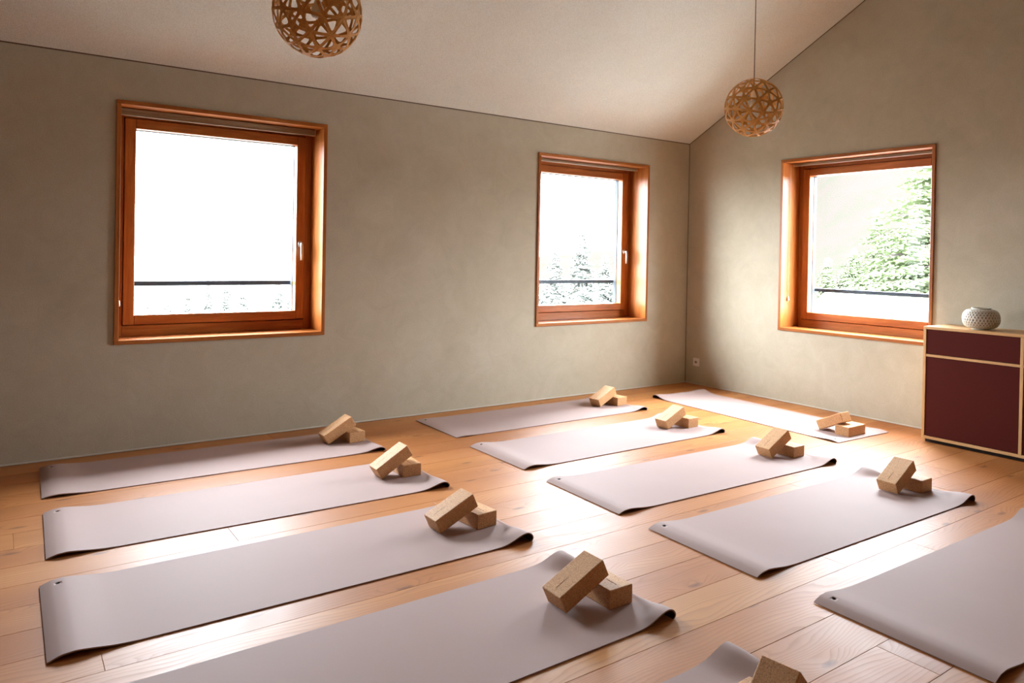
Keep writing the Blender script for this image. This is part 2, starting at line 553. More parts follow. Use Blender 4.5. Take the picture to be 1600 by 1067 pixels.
# ------------------------------------------------------------------ windows
# local frame: u along the wall, d outward depth, z up
def make_window(name, Wd, conv, label, hinge_side, handle, parts):
    root = empty(name, conv((Wd['a'] + Wd['b']) / 2, 0, Wd['z0']))
    tag(root, label, 'window', kind='structure')
    base = Vector(root.location)
    def piece(nm, lo, hi, mat, parent=root, bev=0.002):
        p, q = Vector(conv(*lo)), Vector(conv(*hi))
        L = Vector((min(p.x, q.x), min(p.y, q.y), min(p.z, q.z)))
        Hh = Vector((max(p.x, q.x), max(p.y, q.y), max(p.z, q.z)))
        return boxo(nm, L - base, Hh - base, mat, parent, bev)
    a, b, z0, z1 = Wd['a'], Wd['b'], Wd['z0'], Wd['z1']
    hz = 'X' if parts == 'x' else 'Y'
    MH, MV = M_FRAME[hz], M_FRAME['Z']
    cw = 0.027          # casing board thickness seen from the room
    DF, DS, DG = 0.255, 0.235, 0.275
    # lining boards: face edge proud of the plaster, running back to the frame
    piece('lining_board', (a, -0.014, z1 - cw), (b, DF + 0.06, z1), MH)
    piece('sill_board', (a, -0.014, z0), (b, DF + 0.06, z0 + cw), MH)
    piece('lining_board', (a, -0.014, z0 + cw), (a + cw, DF + 0.06, z1 - cw), MV)
    piece('lining_board', (b - cw, -0.014, z0 + cw), (b, DF + 0.06, z1 - cw), MV)
    ia, ib, iz0, iz1 = a + cw, b - cw, z0 + cw, z1 - cw
    # fixed frame
    fwid, fb = 0.05, 0.072
    piece('frame_jamb', (ia, DF, iz0), (ia + fwid, DF + 0.07, iz1), MV)
    piece('frame_jamb', (ib - fwid, DF, iz0), (ib, DF + 0.07, iz1), MV)
    piece('frame_head', (ia + fwid, DF, iz1 - 0.045), (ib - fwid, DF + 0.07, iz1), MH)
    piece('frame_foot', (ia + fwid, DF, iz0), (ib - fwid, DF + 0.07, iz0 + fb), MH)
    # sash
    sa, sb, s0, s1 = ia + fwid + 0.004, ib - fwid - 0.004, iz0 + fb + 0.006, iz1 - 0.049
    sw = 0.068
    sash = empty('sash', (0, 0, 0)); sash.parent = root
    piece('sash_stile', (sa, DS, s0), (sa + sw, DG + 0.03, s1), MV, sash, 0.004)
    piece('sash_stile', (sb - sw, DS, s0), (sb, DG + 0.03, s1), MV, sash, 0.004)
    piece('sash_rail', (sa + sw, DS + 0.0004, s0), (sb - sw, DG + 0.03, s0 + sw), MH, sash, 0.004)
    piece('sash_rail', (sa + sw, DS + 0.0004, s1 - sw), (sb - sw, DG + 0.03, s1), MH, sash, 0.004)
    ga, gb, g0, g1 = sa + sw, sb - sw, s0 + sw, s1 - sw
    piece('pane', (ga - 0.004, DG, g0 - 0.004), (gb + 0.004, DG + 0.002, g1 + 0.004), M_GLASS, sash, 0)
    # glazing spacer and grey outer cladding
    s_ = sw + fwid + 0.002
    bmx = bmesh.new()
    for lo, hi in (((ga - s_, DG + 0.0315, g0 - s_), (ga + 0.003, DG + 0.075, g1 + s_)), ((gb - 0.003, DG + 0.032, g0 - s_), (gb + s_, DG + 0.075, g1 + s_)),
                   ((ga + 0.003, DG + 0.032, g0 - s_), (gb - 0.003, DG + 0.075, g0 + 0.003)), ((ga + 0.003, DG + 0.032, g1 - 0.003), (gb - 0.003, DG + 0.075, g1 + s_))):
        p, q = Vector(conv(*lo)), Vector(conv(*hi))
        box(bmx, Vector((min(p.x, q.x), min(p.y, q.y), min(p.z, q.z))) - base, Vector((max(p.x, q.x), max(p.y, q.y), max(p.z, q.z))) - base)
    link('outer_cladding', bmx, M_GREY, sash)
    # handle: rosette, neck, lever hanging down
    if handle:
        hu = sb - 0.036
        hz_ = 1.405
        hd = empty('handle', (0, 0, 0)); hd.parent = sash
        bmx = bmesh.new()
        ring = []
        for dd, rr in ((DS - 0.0, 0.0165), (DS - 0.008, 0.0165), (DS - 0.011, 0.013)):
            ring.append([bmx.verts.new(Vector(conv(hu + rr * math.cos(t * math.pi / 10), dd, hz_ + 1.5 * rr * math.sin(t * math.pi / 10))) - base) for t in range(20)])
        for p, q in zip(ring, ring[1:]):
            for k in range(20):
                bmx.faces.new((p[k], p[(k + 1) % 20], q[(k + 1) % 20], q[k]))
        bmx.faces.new(ring[-1])
        bmesh.ops.recalc_face_normals(bmx, faces=bmx.faces[:])
        tube(bmx, [Vector(conv(hu, DS - 0.008, hz_)) - base, Vector(conv(hu, DS - 0.048, hz_)) - base], 0.009, 12)
        pts = [(hu, DS - 0.043, hz_ + 0.010), (hu, DS - 0.046, hz_ - 0.02), (hu, DS - 0.046, hz_ - 0.07), (hu, DS - 0.044, hz_ - 0.125)]
        tube(bmx, [Vector(conv(*p)) - base for p in pts], [0.0095, 0.011, 0.0105, 0.009], 12)
        bmesh.ops.recalc_face_normals(bmx, faces=bmx.faces[:])
        hmesh = link('handle', bmx, M_ALU, sash, True)
        bpy.data.objects.remove(hd)
        hmesh.name = 'handle'
        hmesh['label'] = 'brushed metal window handle with its lever hanging down'
    return root, base

cA = lambda u, d, z: (u, d, z)
cB = lambda u, d, z: (d, u, z)
make_window('window_1', W1, cA, 'left wooden window of the long wall, largest in view, sky outside', 'l', True, 'x')
make_window('window_2', W2, cA, 'right wooden window of the long wall, nearer the room corner', 'l', True, 'x')
make_window('window_3', W3, cB, 'wooden window in the gable wall above the sideboard, green trees outside', 'r', False, 'y')

# outer reveals are part of the wall; a dark fall-protection bar crosses each opening outside
def safety_bar(Wd, conv, z, label):
    a, b = Wd['a'] - 0.004, Wd['b'] + 0.004
    r_ = empty('safety_bar', conv((a + b) / 2, 0.395, z))
    tag(r_, label, 'safety bar', 'fall protection bars outside the windows')
    base = Vector(r_.location)
    bmx = bmesh.new()
    p, q = Vector(conv(a + 0.012, 0.38, z - 0.017)) - base, Vector(conv(b - 0.012, 0.41, z + 0.017)) - base
    box(bmx, (min(p.x, q.x), min(p.y, q.y), p.z), (max(p.x, q.x), max(p.y, q.y), q.z), 0.003)
    link('rail', bmx, M_BAR, r_)
    for u0, u1 in ((a, a + 0.012), (b - 0.012, b)):
        p, q = Vector(conv(u0, TH + 0.0005, z - 0.03)) - base, Vector(conv(u1, 0.415, z + 0.03)) - base
        boxo('bracket', (min(p.x, q.x), min(p.y, q.y), p.z), (max(p.x, q.x), max(p.y, q.y), q.z), M_BAR, r_, 0.002)
safety_bar(W1, cA, 1.098, 'dark steel bar across the outside of the largest left window')
safety_bar(W2, cA, 1.088, 'dark steel bar across the outside of the window nearer the corner')
safety_bar(W3, cB, 1.066, 'dark steel bar across the outside of the gable wall window')

# roller blinds under the head of each lining
def blind(Wd, conv, label, h, cord_u, parts):
    a, b = Wd['a'] + 0.027 + 0.006, Wd['b'] - 0.027 - 0.022
    zt = Wd['z1'] - 0.027 - 0.001
    r_ = empty('roller_blind', conv((a + b) / 2, 0.13, zt))
    tag(r_, label, 'roller blind', 'roller blinds rolled up in the window heads')
    base = Vector(r_.location)
    def pc(nm, lo, hi, mat, bev=0.001):
        p, q = Vector(conv(*lo)) - base, Vector(conv(*hi)) - base
        return boxo(nm, (min(p.x, q.x), min(p.y, q.y), min(p.z, q.z)), (max(p.x, q.x), max(p.y, q.y), max(p.z, q.z)), mat, r_, bev)
    for u in (a, b - 0.004):
        pc('bracket', (u, 0.115, zt - h + 0.004), (u + 0.004, 0.165, zt), M_ALU)
    bmx = bmesh.new()
    rr = (h - 0.008) / 2 + 0.002
    tube(bmx, [Vector(conv(a + 0.004, 0.14, zt - rr - 0.001)) - base, Vector(conv(b - 0.004, 0.14, zt - rr - 0.001)) - base], rr, 18)
    bmesh.ops.recalc_face_normals(bmx, faces=bmx.faces[:])
    link('fabric_roll', bmx, M_FABRIC, r_, True)
    pc('fabric_face', (a + 0.004, 0.1165, zt - h + 0.004), (b - 0.004, 0.119, zt - 0.004), M_FABRIC)
    pc('bottom_bar', (a + 0.003, 0.112, zt - h), (b - 0.003, 0.122, zt - h + 0.006), M_ALU)
    if cord_u is not None:
        zc = 0.985
        bmx = bmesh.new()
        for du in (0.0, 0.014):
            dd = 0.085 + du
            tube(bmx, [Vector(conv(cord_u, dd, zt - 0.02)) - base, Vector(conv(cord_u, dd, zc)) - base], 0.0011, 6)
        link('pull_cord', bmx, M_CORD, r_)
        bmx = bmesh.new()
        lathe(bmx, [(0.003, 0.012), (0.006, 0.008), (0.009, -0.012), (0.009, -0.024), (0.005, -0.028)], 12)
        o = link('cord_weight', bmx, M_WHITE, r_, True)
        o.location = Vector(conv(cord_u, 0.092, zc)) - base
blind(W1, cA, 'olive roller blind rolled up in the largest left window', 0.052, W1['a'] + 0.038, 'x')
blind(W2, cA, 'slim roller blind rolled up in the window nearer the corner', 0.030, None, 'x')
blind(W3, cB, 'slim roller blind with pull cord rolled up in the gable wall window', 0.030, W3['b'] - 0.037, 'y')

# ------------------------------------------------------------------ yoga mats
MW, TM = 0.66, 0.0048
def spline(kn, s):
    n = len(kn)
    for i in range(n - 1):
        if s <= kn[i + 1][0] or i == n - 2:
            a, b = kn[i], kn[i + 1]
            t = max(0.0, min(1.0, (s - a[0]) / (b[0] - a[0])))
            return i, t
def hump(profile, amp, t):
    """profile: list of (x from tip, z) with catmull-rom"""
    n = len(profile) - 1
    f = t * n
    i = min(int(f), n - 1)
    u = f - i
    P = [profile[max(0, min(n, i + k))] for k in (-1, 0, 1, 2)]
    def cr(a, b, c, d): return 0.5 * (2 * b + (c - a) * u + (2 * a - 5 * b + 4 * c - d) * u * u + (-a + 3 * b - 3 * c + d) * u ** 3)
    return cr(*[p[0] for p in P]), max(0.0, cr(*[p[1] for p in P]))
# x measured inward from the end of the mat, z height, from the flat part out to the tip
RP = [(0.24, 0.0), (0.17, 0.0025), (0.125, 0.010), (0.085, 0.0225), (0.055, 0.0315), (0.030, 0.0335), (0.010, 0.0265), (0.000, 0.0135), (0.004, 0.0045), (0.012, 0.0008)]
LP = [(0.27, 0.0), (0.20, 0.0035), (0.15, 0.009), (0.11, 0.0138), (0.075, 0.0165), (0.045, 0.0145), (0.022, 0.0085), (0.008, 0.0035), (0.0, 0.0002)]

def yoga_mat(x, y, rot, L, label, hl=1.0, hr=1.0, bz=(0.2, 0.45), wmid=0.08, press_left=False, hole=True):
    """bz: the band across the mat pressed flat by the blocks; wmid: free length beyond the block at the right end"""
    root = empty('yoga_mat', (x, y, 0), rot)
    tag(root, label, 'yoga mat', 'mauve yoga mats laid out on the floor')
    nl, nr = 26, 30
    # hole cell
    hs, ht, hc = 0.058, MW - 0.050, 0.016
    ts = sorted([0, 0.03, 0.07, 0.12, 0.18, 0.24, 0.30, 0.36, 0.42, 0.48, 0.54, ht - hc, ht + hc, MW])
    # columns: left hump, middle, right hump
    cols = []
    for k in range(nl + 1):
        cols.append(('l', 1 - k / nl))            # from tip (t=1) to flat (t=0)
    for k in range(1, 12):
        cols.append(('m', k / 12))
    for k in range(nr + 1):
        cols.append(('r', k / nr))
    # make the hole fall between two columns
    def ampr(t):
        d = 0.0
        if t < bz[0]: d = (bz[0] - t) / max(bz[0], 1e-3)
        elif t > bz[1]: d = (t - bz[1]) / (MW - bz[1])
        d = max(0.0, min(1.0, d * 1.15))
        return d * d * (3 - 2 * d)
    def pos(c, t):
        kind, q = c
        A = ampr(t)
        if kind == 'l':
            px, pz = hump(LP, 1, q)
            return px, pz * hl * (A if press_left else 1.0)
        if kind == 'r':
            px, pz = hump(RP, 1, q)
            k0 = min(1.0, wmid / 0.24)
            return L - px * (k0 + (1 - k0) * A), pz * hr * (min(0.6, k0 * 1.1) * (1 - A) + A)
        return 0.27 + (L - 0.24 - 0.27) * q, 0.0
    # shift the two columns that bracket the hole exactly onto its edges
    xs_ = [pos(c, 0.3)[0] for c in cols]
    ia = min(range(nl), key=lambda i: abs(xs_[i] - (hs - hc)))
    ib = ia + 1
    while ib < nl and xs_[ib] < hs + hc * 0.6:
        ib += 1
    drop = set(range(ia + 1, ib))
    def solve(target):
        lo, hi = 0.0, 1.0
        for _ in range(40):
            m_ = (lo + hi) / 2
            if hump(LP, 1, m_)[0] > target: lo = m_
            else: hi = m_
        return lo
    cols[ia] = ('l', solve(hs - hc)); cols[ib] = ('l', solve(hs + hc))
    cols = [c for i, c in enumerate(cols) if i not in drop]
    ib = ia + 1
    bm = bmesh.new()
    P = [[pos(c, t) for t in ts] for c in cols]
    def nrm(i, j):
        a, b = P[max(0, i - 1)][j], P[min(len(cols) - 1, i + 1)][j]
        dx, dz = b[0] - a[0], b[1] - a[1]
        l = math.hypot(dx, dz) or 1
        return -dz / l, dx / l
    top, bot = [], []
    for i in range(len(cols)):
        rt_, rb_ = [], []
        for j, t in enumerate(ts):
            px, pz = P[i][j]
            nx, nz = nrm(i, j)
            pz += 0.0004
            zz = pz + TM * nz
            rb_.append(bm.verts.new((px, t, pz)))
            rt_.append(bm.verts.new((px + TM * nx, t, max(zz, 0.0006 if nz < 0 else zz))))
        top.append(rt_); bot.append(rb_)
    jh = ts.index(ht - hc)
    side = []
    for i in range(len(cols) - 1):
        for j in range(len(ts) - 1):
            if hole and i == ia and j == jh:
                continue
            bm.faces.new((top[i][j], top[i + 1][j], top[i + 1][j + 1], top[i][j + 1]))
            f = bm.faces.new((bot[i][j], bot[i][j + 1], bot[i + 1][j + 1], bot[i + 1][j])); f.material_index = 1
    n = len(cols) - 1
    for i in range(n):
        side.append(bm.faces.new((bot[i][0], bot[i + 1][0], top[i + 1][0], top[i][0])))
        side.append(bm.faces.new((top[i][-1], top[i + 1][-1], bot[i + 1][-1], bot[i][-1])))
    for j in range(len(ts) - 1):
        side.append(bm.faces.new((bot[0][j + 1], bot[0][j], top[0][j], top[0][j + 1])))
        side.append(bm.faces.new((bot[n][j], bot[n][j + 1], top[n][j + 1], top[n][j])))
    if hole:
        hr_ = 0.0085
        for layer, mi in ((top, 0), (bot, 1)):
            A, B, Cc, D = layer[ia][jh].co, layer[ib][jh].co, layer[ib][jh + 1].co, layer[ia][jh + 1].co
            ring = []
            for k in range(16):
                an = 2 * math.pi * k / 16
                u = 0.5 + 0.5 * hr_ / hc * math.cos(an); v = 0.5 + 0.5 * hr_ / hc * math.sin(an)
                ring.append(bm.verts.new((A * (1 - u) + B * u) * (1 - v) + (D * (1 - u) + Cc * u) * v))
            corners = [layer[ib][jh + 1], layer[ia][jh + 1], layer[ia][jh], layer[ib][jh]]   # 45,135,225,315 deg
            for q in range(4):
                st = 2 + 4 * q
                seg = [ring[(st + k) % 16] for k in range(-2, 3)]
                for k in range(4):
                    f = bm.faces.new((corners[q], seg[k + 1], seg[k])); f.material_index = mi
                f = bm.faces.new((corners[q], corners[(q + 1) % 4], seg[4])); f.material_index = mi
            if layer is top: rtop = ring
            else: rbot = ring
        for k in range(16):
            f = bm.faces.new((rtop[k], rtop[(k + 1) % 16], rbot[(k + 1) % 16], rbot[k])); f.material_index = 1
    bmesh.ops.recalc_face_normals(bm, faces=bm.faces[:])
    for f in bm.faces: f.smooth = True
    for f in side:
        f.material_index = 2
        for e in f.edges:
            if len(e.link_faces) == 2 and any(g not in side for g in e.link_faces):
                e.smooth = False
    o = link('mat_sheet', bm, [M_MAT, M_MATB, M_MAT], root)
    if hole:
        bm = bmesh.new()
        A = pos(('l', solve(hs)), ht)
        zt = A[1] * 1.0 + TM
        for k in range(16):
            pass
        z0_ = max(0.0006, A[1] - 0.001)
        rings = lathe(bm, [(0.0084, zt - 0.0002), (0.0070, zt + 0.0003), (0.0060, zt - 0.0006), (0.0060, z0_), (0.0084, z0_)], 16, hs, ht, cap=False)
        link('hole_lining', bm, M_BLACK, root, True)  # dark lining added so the hole looks shaded
    return root

mats = [
    # x, y, rot, L, label, left curl, right curl
    (-5.886, -0.827, -0.0256, 1.956, 'mauve yoga mat by the long wall under the largest left window', 0.75, 0.72),
    (-5.908, -1.752, -0.0262, 1.953, 'second mauve yoga mat from the long wall in the left column', 1.0, 0.92),
    (-5.948, -2.703, -0.0087, 1.927, 'third mauve yoga mat from the long wall in the left column', 1.15, 1.15),
    (-5.98, -3.633, 0.004, 1.962, 'large foreground yoga mat whose left end runs out of the picture', 1.0, 1.12),
    (-3.344, -0.837, -0.0051, 1.932, 'mauve yoga mat by the long wall under the window nearer the corner', 0.35, 0.85),
    (-3.392, -1.762, -0.0052, 1.902, 'second mauve yoga mat from the long wall in the right column', 1.1, 0.9),
    (-3.437, -2.685, -0.0308, 1.906, 'third mauve yoga mat from the long wall in the right column', 0.95, 1.0),
    (-3.467, -3.577, -0.0236, 1.902, 'fourth yoga mat of the right column, in front of the sideboard', 1.1, 1.05),
    (-3.476, -4.504, -0.0172, 1.89, 'mauve yoga mat cut off by the right edge of the picture', 1.15, 1.1),
    (-5.98, -4.565, 0.004, 1.955, 'mauve yoga mat at the bottom edge, only its curled far corner showing', 1.0, 1.15),
]
PAIRS = {   # mat index -> pose of its two blocks
    0: (-4.208, -0.555, -0.3, 31.6, -4.063, -0.595, 2.7, 'on the mat under the largest window'),
    1: (-4.229, -1.484, -1.8, 33.6, -4.098, -1.517, -3.6, "on the left column's second mat"),
    2: (-4.354, -2.427, 0.2, 25.8, -4.170, -2.477, 5.1, "on the left column's third mat"),
    3: (-4.344, -3.381, -1.1, 26.6, -4.182, -3.449, -0.8, 'on the large foreground mat'),
    4: (-1.707, -0.560, 5.2, 26.8, -1.522, -0.600, 2.0, 'on the mat under the corner window'),
    5: (-1.814, -1.483, 1.3, 24.5, -1.639, -1.539, 0.9, "on the right column's second mat"),
    6: (-1.825, -2.452, -2.6, 29.0, -1.688, -2.525, -0.9, "on the right column's third mat"),
    7: (-1.850, -3.332, 0.3, 29.0, -1.707, -3.397, 0.1, 'on the mat in front of the sideboard'),
    9: (-4.400, -4.352, 8.0, 43.0, -4.322, -4.35, 3.0, 'at the bottom edge of the picture'),
}
for k, m_ in enumerate(mats):
    bz, wm = (0.25, 0.40), 0.20
    if k in PAIRS:
        bx, by = PAIRS[k][4], PAIRS[k][5]
        dx, dy = bx - m_[0], by - m_[1]
        c_, s_ = math.cos(m_[2]), math.sin(m_[2])
        u_, v_ = dx * c_ + dy * s_, -dx * s_ + dy * c_
        bz = (v_ - 0.012, v_ + 0.245)
        wm = max(0.02, m_[3] - (u_ + 0.119) - 0.004)
    yoga_mat(*m_, bz=bz, wmid=wm)
yoga_mat(-0.362, -2.465, math.pi / 2 - 0.0356, 1.985, 'mauve yoga mat lying crosswise along the gable wall under its window', 0.6, 0.85, (0.19, 0.465), 0.2, press_left=True)

# ------------------------------------------------------------------ cork blocks
BL, BW, BT = 0.231, 0.119, 0.074
Z0 = TM + 0.0006
def block_mesh():
    bm = bmesh.new()
    box(bm, (0, 0, 0), (BL, BW, BT), 0.0042, 2)
    me = bpy.data.meshes.new('cork_body')
    for f in bm.faces: f.smooth = False
    bm.to_mesh(me); bm.free()
    me.materials.append(M_CORK)
    # dark maker's mark: a short run of pen-like strokes, too small to read
    bm = bmesh.new()
    rg = random.Random(4)
    x, y = 0.030, BW * 0.5
    for k in range(15):
        hh = rg.uniform(0.0022, 0.0052) * (1.7 if k in (0, 5, 9) else 1)
        p = [bm.verts.new(v) for v in ((x, y - 0.0022, 0), (x + 0.0018, y - 0.0022, 0), (x + 0.0030, y - 0.0022 + hh, 0), (x + 0.0012, y - 0.0022 + hh, 0))]
        q = [bm.verts.new((v.co.x, v.co.y, 0.0003)) for v in p]
        bm.faces.new(q)
        for i in range(4): bm.faces.new((p[i], p[(i + 1) % 4], q[(i + 1) % 4], q[i]))
        if k < 14:
            s = [bm.verts.new((x + dx, y + dy, 0.0003)) for dx, dy in ((0.001, -0.0022), (0.0048, -0.0016), (0.0048, -0.0008), (0.001, -0.0013))]
            bm.faces.new(s)
        x += 0.0041
    bmesh.ops.recalc_face_normals(bm, faces=bm.faces[:])
    st = bpy.data.meshes.new('stamp'); bm.to_mesh(st); bm.free()
    st.materials.append(M_STAMP)
    return me, st
ME_BLOCK, ME_STAMP = block_mesh()
def cork_block(mat4, label, stamp=True):
    r_ = bpy.data.objects.new('cork_block', ME_BLOCK)
    COL.objects.link(r_)
    r_.matrix_world = mat4
    tag(r_, label, 'yoga block', 'cork blocks in leaning pairs on the mats')
    if stamp:
        s = bpy.data.objects.new('stamp', ME_STAMP)
        COL.objects.link(s)
        s.parent = r_
        s.location = (0, 0, BT)
        s['label'] = 'small dark mark on the face of the block'
    return r_
def frame4(o, u, v, w_):
    return Matrix(((u.x, v.x, w_.x, o[0]), (u.y, v.y, w_.y, o[1]), (u.z, v.z, w_.z, o[2]), (0, 0, 0, 1)))
def pair(ax, ay, ayaw, tilt, bx, by, byaw, where, along=True, half=0.5):
    """block A leans with its lower short edge on the mat and its underside on the top edge of block B"""
    ya, yb = R(ayaw), R(byaw)
    if along:      # B lies crosswise: long side away from the camera
        ub = Vector((-math.sin(yb), math.cos(yb), 0)); vb = Vector((-math.cos(yb), -math.sin(yb), 0))
        ob = Vector((bx + BW * math.cos(yb), by + BW * math.sin(yb), Z0))
        edge = [Vector((bx, by, Z0 + BT)), Vector((bx, by, Z0 + BT)) + ub * BL]
    else:
        ub = Vector((math.cos(yb), math.sin(yb), 0)); vb = Vector((-math.sin(yb), math.cos(yb), 0))
        ob = Vector((bx, by, Z0))
        edge = [ob + vb * BW + Vector((0, 0, BT)), ob + vb * BW + ub * BL + Vector((0, 0, BT))]
    v = Vector((-math.sin(ya), math.cos(ya), 0))
    h = Vector((math.cos(ya), math.sin(ya), 0))
    o = Vector((ax, ay, Z0))
    # horizontal distance from the lower edge of A to B's top edge where it passes below A
    ds = []
    for t in (0.0, BW):
        p, q = edge
        pv, qv = (p - o).dot(v), (q - o).dot(v)
        s = 0 if abs(qv - pv) < 1e-6 else (t - pv) / (qv - pv)
        s = max(0.0, min(1.0, s))
        ds.append(((p + (q - p) * s) - o).dot(h))
    dist = min(ds)
    want = math.degrees(math.atan2(BT, dist))
    shift = 0.0
    if half > 0:
        tgt = R(tilt + (want - tilt) * (1 - half))
        nd = BT / math.tan(tgt)
        shift = nd - dist
    dvec = h * shift
    tl = math.atan2(BT - 0.0008, dist + shift)
    u = h * math.cos(tl) + Vector((0, 0, math.sin(tl)))
    w_ = u.cross(v)
    o = o + Vector((0, 0, 0.0004))
    cork_block(frame4(o, u, v, w_), 'tilted cork block leaning on another ' + where)
    cork_block(frame4(ob + dvec, ub, vb, Vector((0, 0, 1))), 'flat cork block under the leaning one ' + where)

for k, p in PAIRS.items():
    pair(*p, half=0.0 if k == 9 else 0.5)
pair(-0.772, -2.123, -91.0, 26.9, -0.800, -2.399, 0.0, 'on the crosswise mat by the gable wall', along=False)

# ------------------------------------------------------------------ sideboard
SX0, SX1, SY0, SZ0, SZ1 = -0.41, -0.012, -2.745, 0.028, 0.872
TK = 0.021
sb = empty('sideboard', ((SX0 + SX1) / 2, SY0 - 0.66, 0))
tag(sb, 'burgundy fronted sideboard with pale oak edges standing against the gable wall', 'sideboard')
sbb = Vector(sb.location)
def sp(nm, lo, hi, mat, bev=0.0012, par=sb):
    return boxo(nm, Vector(lo) - sbb, Vector(hi) - sbb, mat, par, bev)
YD = [SY0, SY0 - 0.655, SY0 - 1.310]
yend = YD[-1] - TK / 2
sp('top_panel', (SX0, yend, SZ1 - TK), (SX1, SY0, SZ1), M_BIRCH['Y'])
sp('bottom_panel', (SX0, yend, SZ0), (SX1, SY0, SZ0 + TK), M_BIRCH['Y'])
sp('side_panel', (SX0, SY0 - TK, SZ0 + TK), (SX1, SY0, SZ1 - TK), M_BIRCH['Z'])
sp('divider', (SX0, YD[1] - TK, SZ0 + TK), (SX1 - 0.02, YD[1], SZ1 - TK), M_BIRCH['Z'])
sp('side_panel', (SX0, yend, SZ0 + TK), (SX1, yend + TK, SZ1 - TK), M_BIRCH['Z'])
sp('back_panel', (SX1 - 0.012, yend + TK, SZ0 + TK), (SX1 - 0.002, SY0 - TK, SZ1 - TK), M_BIRCH['Z'])
sp('plinth', (SX0 + 0.03, yend + 0.02, 0.0), (SX1 - 0.03, SY0 - 0.015, SZ0), M_BLACK)
ZM0, ZM1 = 0.645, 0.664
for k, (ya, yb) in enumerate(((YD[0] - TK, YD[1]), (YD[1] - TK, yend + TK))):
    sp('rail', (SX0, yb + 0.0005, ZM0), (SX1 - 0.02, ya - 0.0005, ZM1), M_BIRCH['Y'])
    g = 0.0025
    sp('drawer', (SX0 + 0.004, yb + g, ZM1 + g), (SX0 + 0.024, ya - g, SZ1 - TK - g), M_LINO, 0.001)
    sp('door', (SX0 + 0.004, yb + g, SZ0 + TK + g), (SX0 + 0.024, ya - g, ZM0 - g), M_LINO, 0.001)

# vase on the sideboard
vz = SZ1
vr = empty('vase', (-0.265, -3.085, vz))
tag(vr, 'round squat ceramic vase with pierced dot pattern standing on the sideboard', 'vase')
bm = bmesh.new()
pit_shade = bm.verts.layers.float.new('pit_shade')
nu, nv = 220, 110
RV, HV = 0.122, 0.158
def vprof(t):
    # t 0 foot .. 1 rim
    if t < 0.06:
        return 0.062 - 0.006 * math.sin(t / 0.06 * math.pi), t / 0.06 * 0.008
    if t > 0.94:
        q = (t - 0.94) / 0.06
        return 0.062 + 0.002 * q, 0.148 + 0.010 * q
    q = (t - 0.06) / 0.88
    an = -math.pi / 2 + q * math.pi
    se = 0.80
    c, s = max(0.0, math.cos(an)), math.sin(an)
    return 0.060 + (RV - 0.060) * (c ** se), 0.078 + 0.070 * (abs(s) ** 0.9) * (1 if s > 0 else -1)
rows = []
for j in range(nv + 1):
    t = j / nv
    r_, z_ = vprof(t)
    row = []
    for i in range(nu):
        an = 2 * math.pi * i / nu
        d = 0.0
        if 0.26 < t < 0.76:
            a_ = an * 34
            b_ = (t - 0.26) / 0.5 * math.pi * 7
            k = math.sin(a_ / 2 + b_ / 2) * math.sin(a_ / 2 - b_ / 2)
            d = max(0.0, min(1.0, (abs(k) - 0.55) / 0.25))
        elif 0.79 < t < 0.88 or 0.13 < t < 0.22:
            tt = ((t - 0.79) if t > 0.5 else (t - 0.13)) / 0.09
            d = max(0.0, min(1.0, (math.sin(tt * math.pi) * abs(math.sin(an * 12)) - 0.66) / 0.2)) * 0.7
        rr = r_ - 0.0035 * d
        v = bm.verts.new((rr * math.cos(an), rr * math.sin(an), z_))
        v[pit_shade] = d * 0.75
        row.append(v)
    rows.append(row)
for a, b in zip(rows, rows[1:]):
    for k in range(nu):
        bm.faces.new((a[k], a[(k + 1) % nu], b[(k + 1) % nu], b[k]))
bm.faces.new(list(reversed(rows[0])))
# inner wall of the opening
inn = [[bm.verts.new((r_ * math.cos(2 * math.pi * i / nu), r_ * math.sin(2 * math.pi * i / nu), z_)) for i in range(nu)] for r_, z_ in ((0.058, 0.157), (0.055, 0.146), (0.085, 0.11), (0.06, 0.02))]
ch = [rows[-1]] + inn
for a, b in zip(ch, ch[1:]):
    for k in range(nu):
        bm.faces.new((a[k], a[(k + 1) % nu], b[(k + 1) % nu], b[k]))
bm.faces.new(inn[-1])
link('vase_body', bm, M_VASE, vr, True)

# ------------------------------------------------------------------ wall socket
so = empty('wall_socket', (0, -0.158, 0.24))
tag(so, 'small white wall socket low on the gable wall beside the corner', 'wall socket')
bm = bmesh.new(); box(bm, (-0.009, -0.043, -0.043), (0.0, 0.043, 0.043), 0.003, 2)
link('cover_plate', bm, M_WHITE, so)
bm = bmesh.new(); box(bm, (-0.0112, -0.027, -0.027), (-0.009, 0.027, 0.027), 0.001)
link('socket_insert', bm, M_WHITE, so)
bm = bmesh.new()
hexp = [(0.020 * math.cos(k * math.pi / 3), 0.015 * math.sin(k * math.pi / 3)) for k in range(6)]
f0 = [bm.verts.new((-0.0114, y, z)) for y, z in hexp]
bm.faces.new(f0)
link('recess_shade', bm, flat('grey_recess_shade', (150, 140, 128), 0.5), so)  # grey face and dark discs paint the shade of socket recess and pin holes
for yy, zz in ((-0.0095, 0.0), (0.0095, 0.0), (0.0, -0.005)):
    bm = bmesh.new(); lathe(bm, [(0.0026, 0), (0.0026, 0.0008)], 10)
    o = link('pin_hole', bm, M_BLACK, so)
    o.rotation_euler = (0, R(-90), 0); o.location = (-0.0115, yy, zz)

